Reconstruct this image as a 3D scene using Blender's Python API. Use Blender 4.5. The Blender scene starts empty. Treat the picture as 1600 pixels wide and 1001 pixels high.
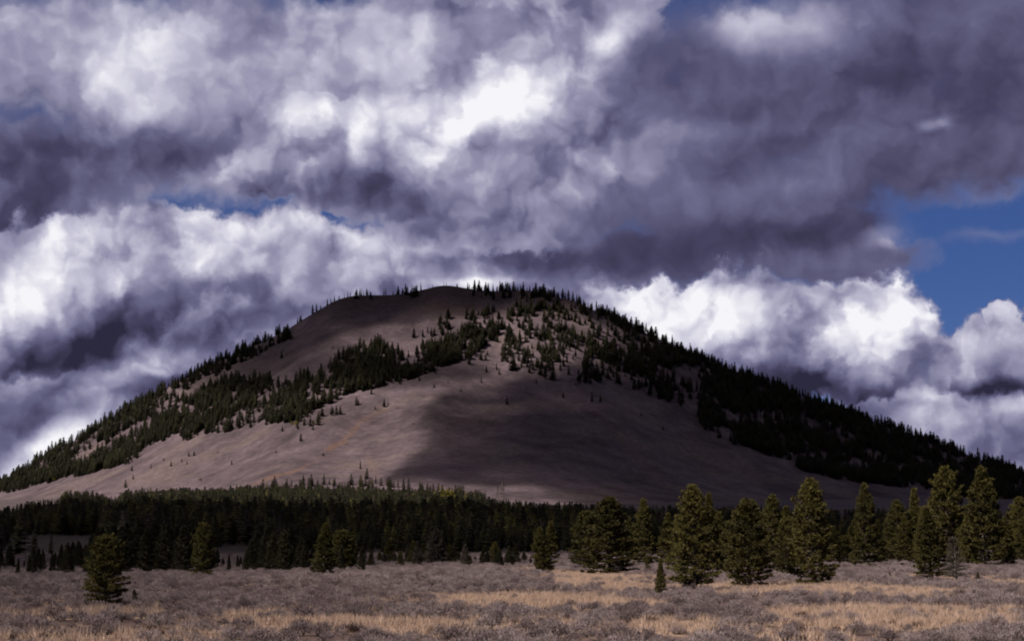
import bpy, math, random
import numpy as np
from mathutils import Vector, Matrix

scene = bpy.context.scene
col = scene.collection
R = math.radians

# ------------------------------------------------------------------ camera
F_PX = 2986.0            # focal length in pixels of the 1600 px wide photograph
EYE = 2.5                # the camera stands on the roadside above the flat meadow
HORIZON = 866.0          # picture row of eye level
PITCH = math.atan((HORIZON - 500.5) / F_PX)
cam_data = bpy.data.cameras.new("camera")
cam_data.sensor_width = 36.0
cam_data.lens = 36.0 * F_PX / 1600.0
cam_data.clip_start = 0.5
cam_data.clip_end = 120000.0
cam = bpy.data.objects.new("camera", cam_data)
cam.location = (0, 0, EYE)
cam.rotation_euler = (math.pi / 2 + PITCH, 0, 0)
col.objects.link(cam)
scene.camera = cam


def ray(px, py):
    """unit world direction through a pixel of the 1600 x 1001 photograph"""
    x = (px - 800.0) / F_PX
    y = (500.5 - py) / F_PX
    c, s = math.cos(PITCH), math.sin(PITCH)
    return Vector((x, c - y * s, s + y * c)).normalized()


# ------------------------------------------------------------------ light
SUN_EL, SUN_AZ = R(47.0), R(52.0)       # over the photographer's left shoulder
SUN = Vector((-math.sin(SUN_AZ) * math.cos(SUN_EL),
              -math.cos(SUN_AZ) * math.cos(SUN_EL), math.sin(SUN_EL)))
sun_data = bpy.data.lights.new("sun", 'SUN')
sun_data.energy = 5.0
sun_data.angle = R(0.53)
sun_data.color = (1.0, 0.93, 0.84)
sun = bpy.data.objects.new("sun", sun_data)
sun.rotation_euler = SUN.to_track_quat('Z', 'Y').to_euler()
sun.location = SUN * 200
col.objects.link(sun)

vs = scene.view_settings
vs.view_transform = 'Standard'
vs.look = 'None'
vs.exposure = 1.0         # the slide is exposed for the dark land
vs.gamma = 1.0
vs.use_curve_mapping = False

cy = scene.cycles
cy.use_denoising = True
cy.use_adaptive_sampling = True
cy.adaptive_threshold = 0.015
cy.adaptive_min_samples = 16
cy.max_bounces = 4
cy.diffuse_bounces = 2
cy.glossy_bounces = 1
cy.transmission_bounces = 2
cy.transparent_max_bounces = 16
cy.volume_bounces = 0
cy.caustics_reflective = False
cy.caustics_refractive = False
cy.filter_width = 1.9

# ------------------------------------------------------------------ sky
world = bpy.data.worlds.new("World")
scene.world = world
world.use_nodes = True
NT = world.node_tree
NT.nodes.clear()


def lin(c):
    c = c / 255.0
    return c / 12.92 if c <= 0.04045 else ((c + 0.055) / 1.055) ** 2.4


def srgb(r, g, b, k=1.0):
    return (lin(r) * k, lin(g) * k, lin(b) * k, 1.0)


class G:
    """small helpers that write node formulas"""
    def __init__(s, nt):
        s.nt = nt

    def n(s, t, **kw):
        nd = s.nt.nodes.new(t)
        for k, v in kw.items():
            setattr(nd, k, v)
        return nd

    def put(s, sock, v):
        if isinstance(v, (int, float, tuple, list)):
            sock.default_value = v
        elif v is not None:
            s.nt.links.new(v, sock)

    def m(s, op, a, b=None, c=None, clamp=False):
        nd = s.n('ShaderNodeMath', operation=op, use_clamp=clamp)
        s.put(nd.inputs[0], a)
        if b is not None:
            s.put(nd.inputs[1], b)
        if c is not None:
            s.put(nd.inputs[2], c)
        return nd.outputs[0]

    def v(s, op, a, b=None, scale=None):
        nd = s.n('ShaderNodeVectorMath', operation=op)
        s.put(nd.inputs[0], a)
        if b is not None:
            s.put(nd.inputs[1], b)
        if scale is not None:
            s.put(nd.inputs['Scale'], scale)
        return nd.outputs['Value'] if op in ('LENGTH', 'DOT_PRODUCT', 'DISTANCE') else nd.outputs['Vector']

    def mr(s, x, a, b, c=0.0, d=1.0, kind='SMOOTHSTEP'):
        nd = s.n('ShaderNodeMapRange', interpolation_type=kind)
        s.put(nd.inputs['Value'], x)
        s.put(nd.inputs['From Min'], a)
        s.put(nd.inputs['From Max'], b)
        s.put(nd.inputs['To Min'], c)
        s.put(nd.inputs['To Max'], d)
        return nd.outputs['Result']

    def noise(s, vec, scale, detail=4.0, rough=0.5, lac=2.0, color=False, kind='FBM', dims='3D'):
        nd = s.n('ShaderNodeTexNoise', noise_dimensions=dims)
        nd.noise_type = kind
        nd.normalize = True
        s.put(nd.inputs['Vector'], vec)
        s.put(nd.inputs['Scale'], scale)
        s.put(nd.inputs['Detail'], detail)
        s.put(nd.inputs['Roughness'], rough)
        s.put(nd.inputs['Lacunarity'], lac)
        return nd.outputs['Color'] if color else nd.outputs[0]

    def mix(s, f, a, b):
        nd = s.n('ShaderNodeMix', data_type='RGBA')
        s.put(nd.inputs[0], f)
        s.put(nd.inputs[6], a)
        s.put(nd.inputs[7], b)
        return nd.outputs[2]

    def fmix(s, f, a, b):
        nd = s.n('ShaderNodeMix', data_type='FLOAT')
        s.put(nd.inputs[0], f)
        s.put(nd.inputs[2], a)
        s.put(nd.inputs[3], b)
        return nd.outputs[0]

    def ramp(s, f, stops):
        nd = s.n('ShaderNodeValToRGB')
        el = nd.color_ramp.elements
        while len(el) < len(stops):
            el.new(0.5)
        for e, (p, c) in zip(el, stops):
            e.position = p
            e.color = c
        s.put(nd.inputs[0], f)
        return nd.outputs[0]


W = G(NT)
DIR = W.n('ShaderNodeTexCoord').outputs['Generated']
sep = W.n('ShaderNodeSeparateXYZ')
W.put(sep.inputs[0], DIR)
AZ = W.m('ARCTAN2', sep.outputs[0], sep.outputs[1])
EL = W.m('ARCSINE', sep.outputs[2])
comb = W.n('ShaderNodeCombineXYZ')
W.put(comb.inputs[0], W.m('MULTIPLY', AZ, F_PX / 1000))
W.put(comb.inputs[1], W.m('MULTIPLY', EL, F_PX / 1000))
UV = comb.outputs[0]                       # azimuth and elevation of the sky


def azel(px, py):
    d = ray(px, py)
    return math.atan2(d.x, d.y) * F_PX / 1000, math.asin(d.z) * F_PX / 1000


# the dome unrolled about the view north (only its antipode is stretched)
k_st = W.m('DIVIDE', 2 * F_PX / 1000, W.m('ADD', sep.outputs[1], 1.02))
c2 = W.n('ShaderNodeCombineXYZ')
W.put(c2.inputs[0], W.m('MULTIPLY', sep.outputs[0], k_st))
W.put(c2.inputs[1], W.m('MULTIPLY', sep.outputs[2], k_st))
D2 = c2.outputs[0]
half = (0.5, 0.5, 0.5)


def turb(scale, detail, rough, off):
    q = W.v('ADD', D2, off)
    return W.v('SUBTRACT', W.noise(q, scale, detail, rough, color=True, dims='2D'), half)


# air moves the cloud outlines about: two scales of turbulence
turbA = turb(4.0, 5.0, 0.52, (3.0, 5.0, 0))
turbB = turb(16.0, 4.0, 0.6, (7.3, 1.9, 0))
P_SOFT = W.v('ADD', UV, W.v('SCALE', turbA, scale=0.10))
P = W.v('ADD', P_SOFT, W.v('SCALE', turbB, scale=0.066))


# billows: the same puffs read twice, the second time a step towards the sun
def billow(vec):
    vo = W.n('ShaderNodeTexVoronoi', voronoi_dimensions='2D', feature='SMOOTH_F1')
    W.put(vo.inputs['Vector'], vec)
    vo.inputs['Scale'].default_value = 8.0
    vo.inputs['Detail'].default_value = 2.0
    vo.inputs['Roughness'].default_value = 0.5
    vo.inputs['Lacunarity'].default_value = 2.4
    vo.inputs['Smoothness'].default_value = 0.55
    return vo.outputs['Distance']


DW = W.v('ADD', W.v('ADD', D2, W.v('SCALE', turbA, scale=0.07)), W.v('SCALE', turbB, scale=0.05))
PUFF = billow(DW)
STEP = (-0.020, 0.028, 0.0)
soft0 = W.noise(DW, 4.6, 4.0, 0.44, dims='2D')
soft1 = W.noise(W.v('ADD', DW, STEP), 4.6, 4.0, 0.44, dims='2D')
RELIEF = W.m('MULTIPLY_ADD', W.m('SUBTRACT', soft0, soft1), 1.5,
             W.m('MULTIPLY', W.m('SUBTRACT', billow(W.v('ADD', DW, STEP)), PUFF), 0.42))   # bright where a billow faces the sun
FINE = W.m('MULTIPLY_ADD', W.m('SUBTRACT', 0.42, PUFF), 0.55, W.m('SUBTRACT', soft0, 0.5))
BIG = W.m('SUBTRACT', W.noise(W.v('ADD', DW, (3.1, 8.2, 0.7)), 3.2, 3.0, 0.5, dims='2D'), 0.5)


def blob(p, cx, cy_, rx, ry, ang=0.0):
    """distance from an elliptical cloud mass: 0 at its middle, 1 at its rim"""
    u, v_ = azel(cx, cy_)
    rx, ry = rx / 1000, ry / 1000
    if abs(ang) < 0.5:
        nd = W.n('ShaderNodeVectorMath', operation='MULTIPLY_ADD')
        W.put(nd.inputs[0], p)
        nd.inputs[1].default_value = (1 / rx, 1 / ry, 0)
        nd.inputs[2].default_value = (-u / rx, -v_ / ry, 0)
        return W.v('LENGTH', nd.outputs[0])
    c, s_ = math.cos(R(ang)), math.sin(R(ang))
    dx = W.m('SUBTRACT', W.v('DOT_PRODUCT', p, (c / rx, s_ / rx, 0)), (u * c + v_ * s_) / rx)
    dy = W.m('SUBTRACT', W.v('DOT_PRODUCT', p, (-s_ / ry, c / ry, 0)), (-u * s_ + v_ * c) / ry)
    return W.m('SQRT', W.m('MULTIPLY_ADD', dx, dx, W.m('MULTIPLY', dy, dy)))


def body(blobs, p=None):
    h = None
    for b in blobs:
        d = W.m('SUBTRACT', 1.0, blob(p or P, *b))
        h = d if h is None else W.m('SMOOTH_MAX', h, d, 0.12)
    return h


def shade(base, marks, relief=1.0, fine=0.5, p=None):
    t = base
    for (*b, w) in marks:
        f = W.mr(blob(p or P_SOFT, *b), 1.2, 0.1, 0.0, w, 'SMOOTHSTEP')
        t = W.m('ADD', t, f)
    t = W.m('MULTIPLY_ADD', RELIEF, relief, t)
    t = W.m('MULTIPLY_ADD', FINE, fine, t)
    return t
CLOUD = [  # from the back of the sky to the front: (masses), edge, base, marks, relief, fine
    # low far bank on the left
    dict(body=[(150, 640, 460, 170, 25), (-60, 620, 260, 200), (420, 520, 320, 130)], edge=(0.0, 0.45), base=0.42,
         marks=[(215, 575, 140, 36, 25, .34), (60, 575, 120, 30, 0, .26), (60, 715, 140, 40, 32, .55), (280, 572, 50, 18, 20, .35),
                (30, 655, 180, 45, 0, -.08), (160, 645, 120, 25, 20, .08)], relief=.5, fine=.4),
    # two small clouds low on the right
    dict(body=[(1530, 660, 250, 85, -10), (1660, 660, 200, 110)], edge=(0.0, 0.3), base=0.56,
         marks=[(1500, 640, 120, 40, 0, .32), (1430, 608, 80, 18, 0, .26), (1590, 620, 60, 25, 0, .2), (1570, 695, 160, 35, -15, -.06)], relief=.6, fine=.4),
    dict(body=[(1545, 566, 140, 46, 0), (1640, 560, 130, 62), (1570, 520, 34, 34)], edge=(0.0, 0.35), base=0.58,
         marks=[(1540, 552, 110, 26, 0, .28), (1520, 598, 160, 16, 0, -.34), (1610, 596, 120, 14, 0, -.2)], relief=.55, fine=.3),
    # great grey bank across the top left with its dark base
    dict(body=[(120, 110, 330, 170, 0), (420, 90, 320, 140, -3), (700, 70, 260, 135, -4), (20, 290, 270, 130, 10),
               (250, 215, 330, 90, 6), (430, 270, 190, 80, 0)], edge=(0.0, 0.45), base=0.62,
         marks=[(60, 70, 120, 80, 0, .12), (200, 85, 90, 95, 0, .26), (235, 30, 70, 35, 0, .14), (400, 120, 120, 60, 20, .12),
                (600, 90, 140, 60, 0, .08), (260, 225, 320, 55, 3, -.22), (20, 300, 300, 90, 14, -.42), (0, 380, 180, 60, 10, -.22),
                (720, 10, 80, 30, 0, -.22), (60, 190, 160, 50, 0, -.06)], relief=.46, fine=.18),
    # cumulus over the left shoulder, running on behind the summit
    dict(body=[(90, 455, 190, 105, 15), (270, 405, 140, 102, 0), (440, 420, 190, 108, -5), (640, 420, 230, 86, -3),
               (200, 500, 260, 85, 10), (800, 450, 260, 110), (600, 520, 420, 140)], edge=(0.0, 0.16), base=0.63,
         marks=[(320, 330, 100, 46, 0, .40), (100, 395, 150, 55, 25, .26), (60, 460, 120, 45, 10, .18), (440, 362, 100, 30, 0, .18), (230, 385, 100, 60, 0, .16),
                (340, 490, 150, 60, 0, -.24), (130, 545, 340, 50, 12, -.40), (540, 475, 200, 70, 0, -.14),
                (380, 470, 36, 24, 0, .14), (800, 400, 130, 42, 0, -.28), (700, 405, 50, 40, 0, -.12), (620, 372, 150, 26, 0, .14),
                (740, 440, 90, 14, 0, .22)], relief=.82, fine=.28),
    # bright middle bank
    dict(body=[(460, 215, 120, 62, 8), (620, 210, 180, 80, 18), (770, 150, 130, 80, 15), (900, 70, 150, 90, 20), (900, -20, 200, 60, 0),
               (830, 290, 340, 105, 4), (570, 290, 260, 64, 0), (960, 190, 150, 110, 0)], edge=(0.0, 0.16), base=0.64,
         marks=[(510, 198, 160, 52, 14, .24), (800, 140, 110, 85, 10, .34), (670, 175, 160, 55, 20, .28), (965, 50, 60, 42, 0, .28), (880, 70, 90, 50, 10, .14),
                (560, 305, 220, 38, 0, -.22), (820, 350, 280, 28, 0, -.20), (980, 190, 120, 65, 0, -.22), (870, 345, 70, 18, 0, .16), (900, 250, 140, 40, 0, -.06)], relief=.72, fine=.26),
    # dark bank on the right with its flat base
    dict(body=[(1270, 110, 430, 175, 0), (1150, 310, 330, 130, 6), (1270, 370, 230, 70, 10), (1430, 220, 350, 135, 15), (1600, 120, 260, 170),
               (1020, 395, 220, 76, 2), (1330, 405, 150, 56, 8), (1150, 200, 260, 120, 0), (1560, 225, 200, 95, 18), (1500, 40, 240, 120, 0)], edge=(0.0, 0.55), base=0.31,
         marks=[(1190, 42, 160, 62, 0, .46), (1360, 150, 340, 60, 6, -.08), (1090, 385, 260, 50, 4, -.18), (990, 240, 130, 80, 0, .24),
                (1090, 205, 140, 22, 0, .12), (1210, 280, 190, 40, 8, .12), (1448, 184, 26, 14, 20, .24), (1472, 176, 18, 16, -30, .18),
                (1500, 90, 200, 80, 0, -.04), (1350, 345, 240, 35, 14, -.05), (1450, 20, 200, 40, 0, .06), (1385, 372, 55, 24, 10, .34), (1330, 400, 90, 25, 5, .06)], relief=.26, fine=.12),
    # cumulus over the right shoulder of the mountain
    dict(body=[(1120, 515, 200, 86, 0), (1345, 515, 130, 86, 0), (1230, 560, 270, 72), (960, 495, 140, 54)], edge=(0.0, 0.2), base=0.66,
         marks=[(1080, 500, 160, 66, -5, .34), (1390, 490, 80, 60, 0, .20), (1300, 470, 60, 40, 0, .16), (1150, 442, 80, 22, 0, -.14),
                (1245, 556, 120, 42, -8, -.32), (1290, 607, 270, 36, -12, -.46), (1215, 490, 45, 40, 0, -.12)], relief=.95, fine=.34),
]
sky = W.n('ShaderNodeTexSky', sky_type='NISHITA')
sky.sun_disc = False
sky.sun_elevation = SUN_EL
sky.sun_rotation = math.atan2(SUN.x, SUN.y)
sky.altitude = 2000
sky.air_density = 1.0
sky.dust_density = 0.3
sky.ozone_density = 2.0
SKY_STRENGTH = 0.1
BLUE = W.mix(1.0, sky.outputs[0], (0.097, 0.126, 0.236, 1))
BLUE.node.blend_type = 'MULTIPLY'
K = 2 ** -vs.exposure / SKY_STRENGTH
STOPS = [(0.0, srgb(44, 42, 62, 1)), (0.2, srgb(72, 69, 98, 1)), (0.4, srgb(105, 104, 136, 1)),
         (0.6, srgb(149, 147, 174, 1)), (0.8, srgb(199, 197, 215, 1)), (1.0, srgb(246, 245, 250, 1))]

# the rest of the dome: the same kind of broken cloud all round
far = W.m('ADD', W.mr(W.m('ABSOLUTE', AZ), R(15), R(21), 0, 1), W.mr(EL, R(18), R(23), 0, 1), clamp=True)
D3 = W.v('SCALE', DIR, scale=F_PX / 1000)
big3 = W.m('SUBTRACT', W.noise(W.v('MULTIPLY', D3, (1, 1, 1.7)), 1.5, 5.0, 0.52), 0.5)
lit3 = W.m('SUBTRACT', W.noise(W.v('MULTIPLY', W.v('ADD', D3, (-0.05, -0.02, 0.08)), (1, 1, 1.7)), 1.5, 5.0, 0.52), 0.5)
alpha_all = W.m('MULTIPLY', W.mr(big3, -0.09, 0.03), far)
t_all = W.m('MULTIPLY_ADD', W.m('SUBTRACT', big3, lit3), 1.6, W.m('MULTIPLY_ADD', big3, -0.5, 0.50))

veil = W.mr(W.m('MULTIPLY_ADD', FINE, 0.5, W.m('SUBTRACT', 1.0, blob(P_SOFT, 1540, 372, 130, 16, 0))), 0.0, 1.2, 0.0, 0.3)
A = W.m('MAXIMUM', alpha_all, veil)
T = t_all
for c in CLOUD:
    h = body(c['body'])
    h = W.m('MULTIPLY_ADD', FINE, 0.45, h)
    h = W.m('MULTIPLY_ADD', BIG, 0.25, W.m('ADD', h, 0.08))
    a = W.mr(h, c['edge'][0], c['edge'][1])
    A = W.fmix(a, A, 1.0)
    T = W.fmix(a, T, shade(c['base'], c['marks'], c['relief'], c['fine']))
color = W.mix(A, BLUE, W.v('SCALE', W.ramp(T, STOPS), scale=K))
def dome(c):
    bg = W.n('ShaderNodeBackground')
    W.put(bg.inputs['Color'], c)
    bg.inputs['Strength'].default_value = SKY_STRENGTH
    return bg.outputs[0]


rest = W.mix(alpha_all, BLUE, W.v('SCALE', W.ramp(t_all, STOPS), scale=K))
north = W.m('MULTIPLY', W.mr(W.m('ABSOLUTE', AZ), R(27), R(21), 0, 1), W.mr(EL, R(29), R(23), 0, 1))
ms = W.n('ShaderNodeMixShader')
W.put(ms.inputs[0], north)
NT.links.new(dome(rest), ms.inputs[1])
NT.links.new(dome(color), ms.inputs[2])
out = W.n('ShaderNodeOutputWorld')
NT.links.new(ms.outputs[0], out.inputs['Surface'])
world.cycles.sampling_method = 'MANUAL'
world.cycles.sample_map_resolution = 512

# ------------------------------------------------------------------ helpers
rng = np.random.default_rng(7)
random.seed(7)


def vnoise(x, y, seed=0):
    """smooth value noise in 0..1"""
    xi, yi = np.floor(x), np.floor(y)
    fx, fy = x - xi, y - yi
    fx, fy = fx * fx * fx * (fx * (fx * 6 - 15) + 10), fy * fy * fy * (fy * (fy * 6 - 15) + 10)
    xi, yi = xi.astype(np.int64), yi.astype(np.int64)

    def h(a, b):
        n = (a * 374761393 + b * 668265263 + seed * 2147483647) & 0xFFFFFFFF
        n = ((n ^ (n >> 13)) * 1274126177) & 0xFFFFFFFF
        return ((n ^ (n >> 16)) & 0xFFFF) / 65535.0
    a, b, c, d = h(xi, yi), h(xi + 1, yi), h(xi, yi + 1), h(xi + 1, yi + 1)
    return (a * (1 - fx) + b * fx) * (1 - fy) + (c * (1 - fx) + d * fx) * fy


def fbm(x, y, octaves=4, seed=0, gain=0.5):
    s, amp, tot = 0.0, 1.0, 0.0
    for k in range(octaves):
        s = s + amp * vnoise(x * 2 ** k + 17.3 * k, y * 2 ** k - 9.1 * k, seed + k)
        tot += amp
        amp *= gain
    return s / tot - 0.5


def sstep(x, a, b):
    t = np.clip((x - a) / (b - a), 0, 1)
    return t * t * (3 - 2 * t)


def to_px(X, Y, Z):
    """project world points to picture coordinates (for checking what falls where)"""
    c, s = math.cos(PITCH), math.sin(PITCH)
    dz = Z - EYE
    dep = Y * c + dz * s
    up = -Y * s + dz * c
    return 800 + F_PX * X / dep, 500.5 - F_PX * up / dep


def mesh_from(name, verts, faces, mat=None, smooth=False):
    me = bpy.data.meshes.new(name)
    verts = np.asarray(verts, dtype=np.float32).reshape(-1, 3)
    faces = np.asarray(faces, dtype=np.int32)
    n, k = faces.shape
    me.vertices.add(len(verts))
    me.vertices.foreach_set('co', verts.ravel())
    me.loops.add(n * k)
    me.loops.foreach_set('vertex_index', faces.ravel())
    me.polygons.add(n)
    me.polygons.foreach_set('loop_start', np.arange(0, n * k, k, dtype=np.int32))
    me.polygons.foreach_set('loop_total', np.full(n, k, dtype=np.int32))
    if smooth:
        me.polygons.foreach_set('use_smooth', np.ones(n, dtype=bool))
    me.update()
    me.validate()
    if mat is not None:
        me.materials.append(mat)
    return me


def link(name, data, parent=None, loc=None, rot=None, scale=None):
    o = bpy.data.objects.new(name, data)
    col.objects.link(o)
    if parent is not None:
        o.parent = parent
    if loc is not None:
        o.location = loc
    if rot is not None:
        o.rotation_euler = rot
    if scale is not None:
        o.scale = (scale, scale, scale) if isinstance(scale, (int, float)) else scale
    return o


def tag(o, label=None, category=None, group=None, kind=None):
    for k, v in (('label', label), ('category', category), ('group', group), ('kind', kind)):
        if v is not None:
            o[k] = v
    return o


def grid_faces(nr, nc, wrap=False):
    r, c = np.meshgrid(np.arange(nr - 1), np.arange(nc if wrap else nc - 1), indexing='ij')
    c1 = (c + 1) % nc
    return np.stack([r * nc + c, r * nc + c1, (r + 1) * nc + c1, (r + 1) * nc + c], -1).reshape(-1, 4)


def color_attr(me, name, rgb):
    at = me.attributes.new(name, 'FLOAT_COLOR', 'POINT')
    buf = np.ones((len(rgb), 4), dtype=np.float32)
    buf[:, :3] = rgb
    at.data.foreach_set('color', buf.ravel())


# ------------------------------------------------------------------ materials
def new_mat(name):
    m = bpy.data.materials.new(name)
    m.use_nodes = True
    m.node_tree.nodes.clear()
    g = G(m.node_tree)
    o = g.n('ShaderNodeOutputMaterial')
    return m, g, o


def finish(g, o, color, rough=0.9, bump=None, spec=0.15, translucent=0.0):
    b = g.n('ShaderNodeBsdfPrincipled')
    g.put(b.inputs['Base Color'], color)
    g.put(b.inputs['Roughness'], rough)
    g.put(b.inputs['Specular IOR Level'], spec)
    if bump is not None:
        bn = g.n('ShaderNodeBump')
        bn.inputs['Strength'].default_value = bump[1]
        bn.inputs['Distance'].default_value = bump[2]
        g.put(bn.inputs['Height'], bump[0])
        g.put(b.inputs['Normal'], bn.outputs[0])
    sh = b.outputs[0]
    if translucent > 0:
        t = g.n('ShaderNodeBsdfTranslucent')
        g.put(t.inputs['Color'], color)
        ms_ = g.n('ShaderNodeMixShader')
        ms_.inputs[0].default_value = translucent
        g.nt.links.new(sh, ms_.inputs[1])
        g.nt.links.new(t.outputs[0], ms_.inputs[2])
        sh = ms_.outputs[0]
    g.nt.links.new(sh, o.inputs['Surface'])


def mat_leaf(name, stops, scale=3.0, translucent=0.15, rough=0.75, per_object=0.35, tint=None):
    """foliage, twigs and dry grass: colour varies from clump to clump and from plant to plant"""
    m, g, o = new_mat(name)
    geo = g.n('ShaderNodeNewGeometry')
    oi = g.n('ShaderNodeObjectInfo')
    n1 = g.noise(g.n('ShaderNodeTexCoord').outputs['Object'], scale, 2.0, 0.6)
    f = g.m('MULTIPLY_ADD', g.m('SUBTRACT', geo.outputs['Random Per Island'], 0.5), 0.35, n1)
    f = g.m('MULTIPLY_ADD', g.m('SUBTRACT', oi.outputs['Random'], 0.5), per_object, f, clamp=True)
    c = g.ramp(f, stops)
    finish(g, o, c, rough, None, 0.1, translucent)
    return m


def mat_plain(name, c0, c1, scale=8.0, rough=0.9):
    m, g, o = new_mat(name)
    n1 = g.noise(g.n('ShaderNodeTexCoord').outputs['Object'], scale, 4.0, 0.6)
    finish(g, o, g.mix(n1, c0, c1), rough, (n1, 0.5, 0.02))
    return m


TONE = 0.51               # all land colours are dark, dry and matt


def C(r, g, b):
    return (r * TONE, g * TONE, b * TONE, 1.0)


M_needle = mat_leaf('pine needles', [(0.2, C(.040, .034, .010)), (0.55, C(.098, .083, .022)), (0.9, C(.148, .122, .033))], 2.2, 0.15)
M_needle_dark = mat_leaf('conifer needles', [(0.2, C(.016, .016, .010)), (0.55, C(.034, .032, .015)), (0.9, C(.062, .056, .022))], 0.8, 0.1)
M_sunlit_olive = mat_leaf('sun-tinted olive needles', [(0.2, C(.055, .047, .016)), (0.55, C(.115, .097, .030)), (0.9, C(.18, .15, .048))], 0.8, 0.1)  # sunlight on the belt's top put into a lighter needle colour
M_grey_needle = mat_leaf('dry needles and bare twigs', [(0.2, C(.045, .034, .028)), (0.55, C(.09, .072, .055)), (0.9, C(.15, .125, .10))], 1.5, 0.1)
M_yellow = mat_leaf('aspen leaves', [(0.2, C(.10, .085, .012)), (0.55, C(.20, .16, .025)), (0.9, C(.30, .24, .04))], 1.5, 0.2)
M_bark = mat_plain('pine bark', C(.06, .045, .036), C(.14, .105, .08), 6.0)
M_dead = mat_plain('grey dead wood', C(.16, .135, .125), C(.36, .32, .30), 6.0)
M_sage = mat_leaf('sagebrush leaves', [(0.15, C(.165, .122, .124)), (0.5, C(.33, .246, .245)), (0.9, C(.48, .385, .375))], 3.0, 0.15, per_object=0.6)
M_red = mat_leaf('dark reddish twigs', [(0.2, C(.035, .016, .012)), (0.6, C(.080, .040, .032)), (0.95, C(.14, .075, .055))], 3.0, 0.05)
M_straw = mat_leaf('dry straw grass', [(0.15, C(.32, .215, .145)), (0.5, C(.57, .395, .30)), (0.9, C(.78, .575, .455))], 2.0, 0.2)

# ------------------------------------------------------------------ terrain
_ay = np.array([-1e6, 0, 120, 250, 320, 450, 600, 1000, 1500, 2000, 2800, 3300, 1e6])
_az = np.array([0, 0, 0.0, 0.35, 1.0, 3.0, 5.3, 17, 37, 57, 83, 90, 90])


def apron(X, Y):
    """the flat meadow and the gentle rise to the foot of the mountain"""
    X, Y = np.asarray(X, float), np.asarray(Y, float)
    z = 0.0
    for d, w in ((-1, .25), (0, .5), (1, .25)):
        z = z + w * np.interp(Y + d * np.clip(np.abs(Y) * 0.12, 2, 200), _ay, _az)
    near = sstep(Y, 20, 60)
    # the meadow drops a little to the left and swells under the right-hand trees
    z = z + near * (np.clip(X, -120, 120) * 0.006 * sstep(Y, 60, 160)) * (1 - sstep(Y, 400, 800))
    z = z + near * fbm(X / 26, Y / 40, 3, 11) * 0.30 * (1 - sstep(Y, 500, 900)) + fbm(X / 240, Y / 240, 3, 12) * 5 * sstep(Y, 500, 1100)
    return z


_sky = np.array([(-500, 1000), (-300, 905), (-150, 830), (0, 757), (60, 722), (130, 682), (200, 643), (270, 602), (330, 569), (400, 537), (440, 519),
                 (480, 493), (520, 471), (545, 462), (600, 462), (640, 458), (665, 451), (690, 445), (715, 446), (740, 452),
                 (780, 454), (820, 451), (860, 460), (900, 472), (950, 496), (1000, 517), (1060, 543), (1120, 568), (1200, 600),
                 (1300, 636), (1400, 671), (1500, 706), (1600, 741), (1700, 778), (1800, 812), (1950, 870), (2150, 960)], float)
YC = 3000.0
_cx, _cz = [], []
for px, py in _sky:
    d = ray(px, py)
    t = YC / d.y
    _cx.append(d.x * t)
    _cz.append(EYE + d.z * t)
_cx, _cz = np.array(_cx), np.array(_cz)


def mountain_rise(X, Y):
    """height of the butte above the apron; negative outside its foot"""
    X, Y = np.asarray(X, float), np.asarray(Y, float)
    zc = 0.0
    for d in (-12, 0, 12):
        zc = zc + np.interp(X + d, _cx, _cz) / 3
    base_c = 86.0
    top = zc - base_c
    tp = np.maximum(top, 12.0)
    depth = 2.9 * tp + 40 + 70 * fbm(X / 420, X * 0 + 3.3, 2, 31) * sstep(tp, 20, 120)
    s = np.where(Y <= YC, 1 - (YC - Y) / depth, 1 - (Y - YC) / (depth * 0.9))
    sc = np.clip(s, 0, 1)
    g = 0.74 * sc ** 1.5 + 0.26 * sc * np.sin(sc * math.pi / 2) ** 0.6
    rise = np.where(top > 0, np.minimum(top, tp) * g, top) + np.where(s < 0, s * 22, 0.25)
    return rise


def mountain_z(X, Y):
    r = mountain_rise(X, Y)
    hh = sstep(r, 5, 90) * (1 - 0.75 * sstep(np.abs(np.asarray(Y, float) - YC), 260, 60))
    # ravines that run down the slope, broad hollows, rough ground
    ang = np.asarray(X, float) / np.maximum(250, 3300 - np.asarray(Y, float))
    rav = fbm(ang * 5.5 + 40, np.asarray(Y, float) / 900, 3, 41)
    z = apron(X, Y) + r + hh * (rav * 27 + fbm(np.asarray(X) / 170, np.asarray(Y) / 170, 4, 42) * 16)
    return z


def ground_z(X, Y):
    return np.maximum(apron(X, Y), np.where(mountain_rise(X, Y) > -0.5, mountain_z(X, Y), -1e9))


# --- ground sheet: rings round the camera, out past the horizon
radii = np.concatenate([[0.5, 4, 9, 15, 22, 30], np.arange(38, 200, 0.9), np.arange(200, 420, 2.2), np.arange(420, 1000, 8),
                        np.arange(1000, 3600, 25), np.geomspace(3700, 60000, 26)])
front = np.linspace(-21, 21, 330)
angles = np.radians(np.concatenate([front, np.linspace(21, 339, 70)[1:-1]]))
RR, AA = np.meshgrid(radii, angles, indexing='ij')
GX, GY = RR * np.sin(AA), RR * np.cos(AA)
GZ = apron(GX, GY)


def px_blob(px, py, cx, cy_, rx, ry):
    return np.clip(1 - ((px - cx) / rx) ** 2 - ((py - cy_) / ry) ** 2, 0, 1)


# stretches of bleached grass between the sagebrush, on the meadow (x, y, half length, half width, strength) in metres
def meadow_pt(px, py):
    d = ray(px, py)
    t = EYE / max(1e-4, -d.z)
    return d.x * t, d.y * t


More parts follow.
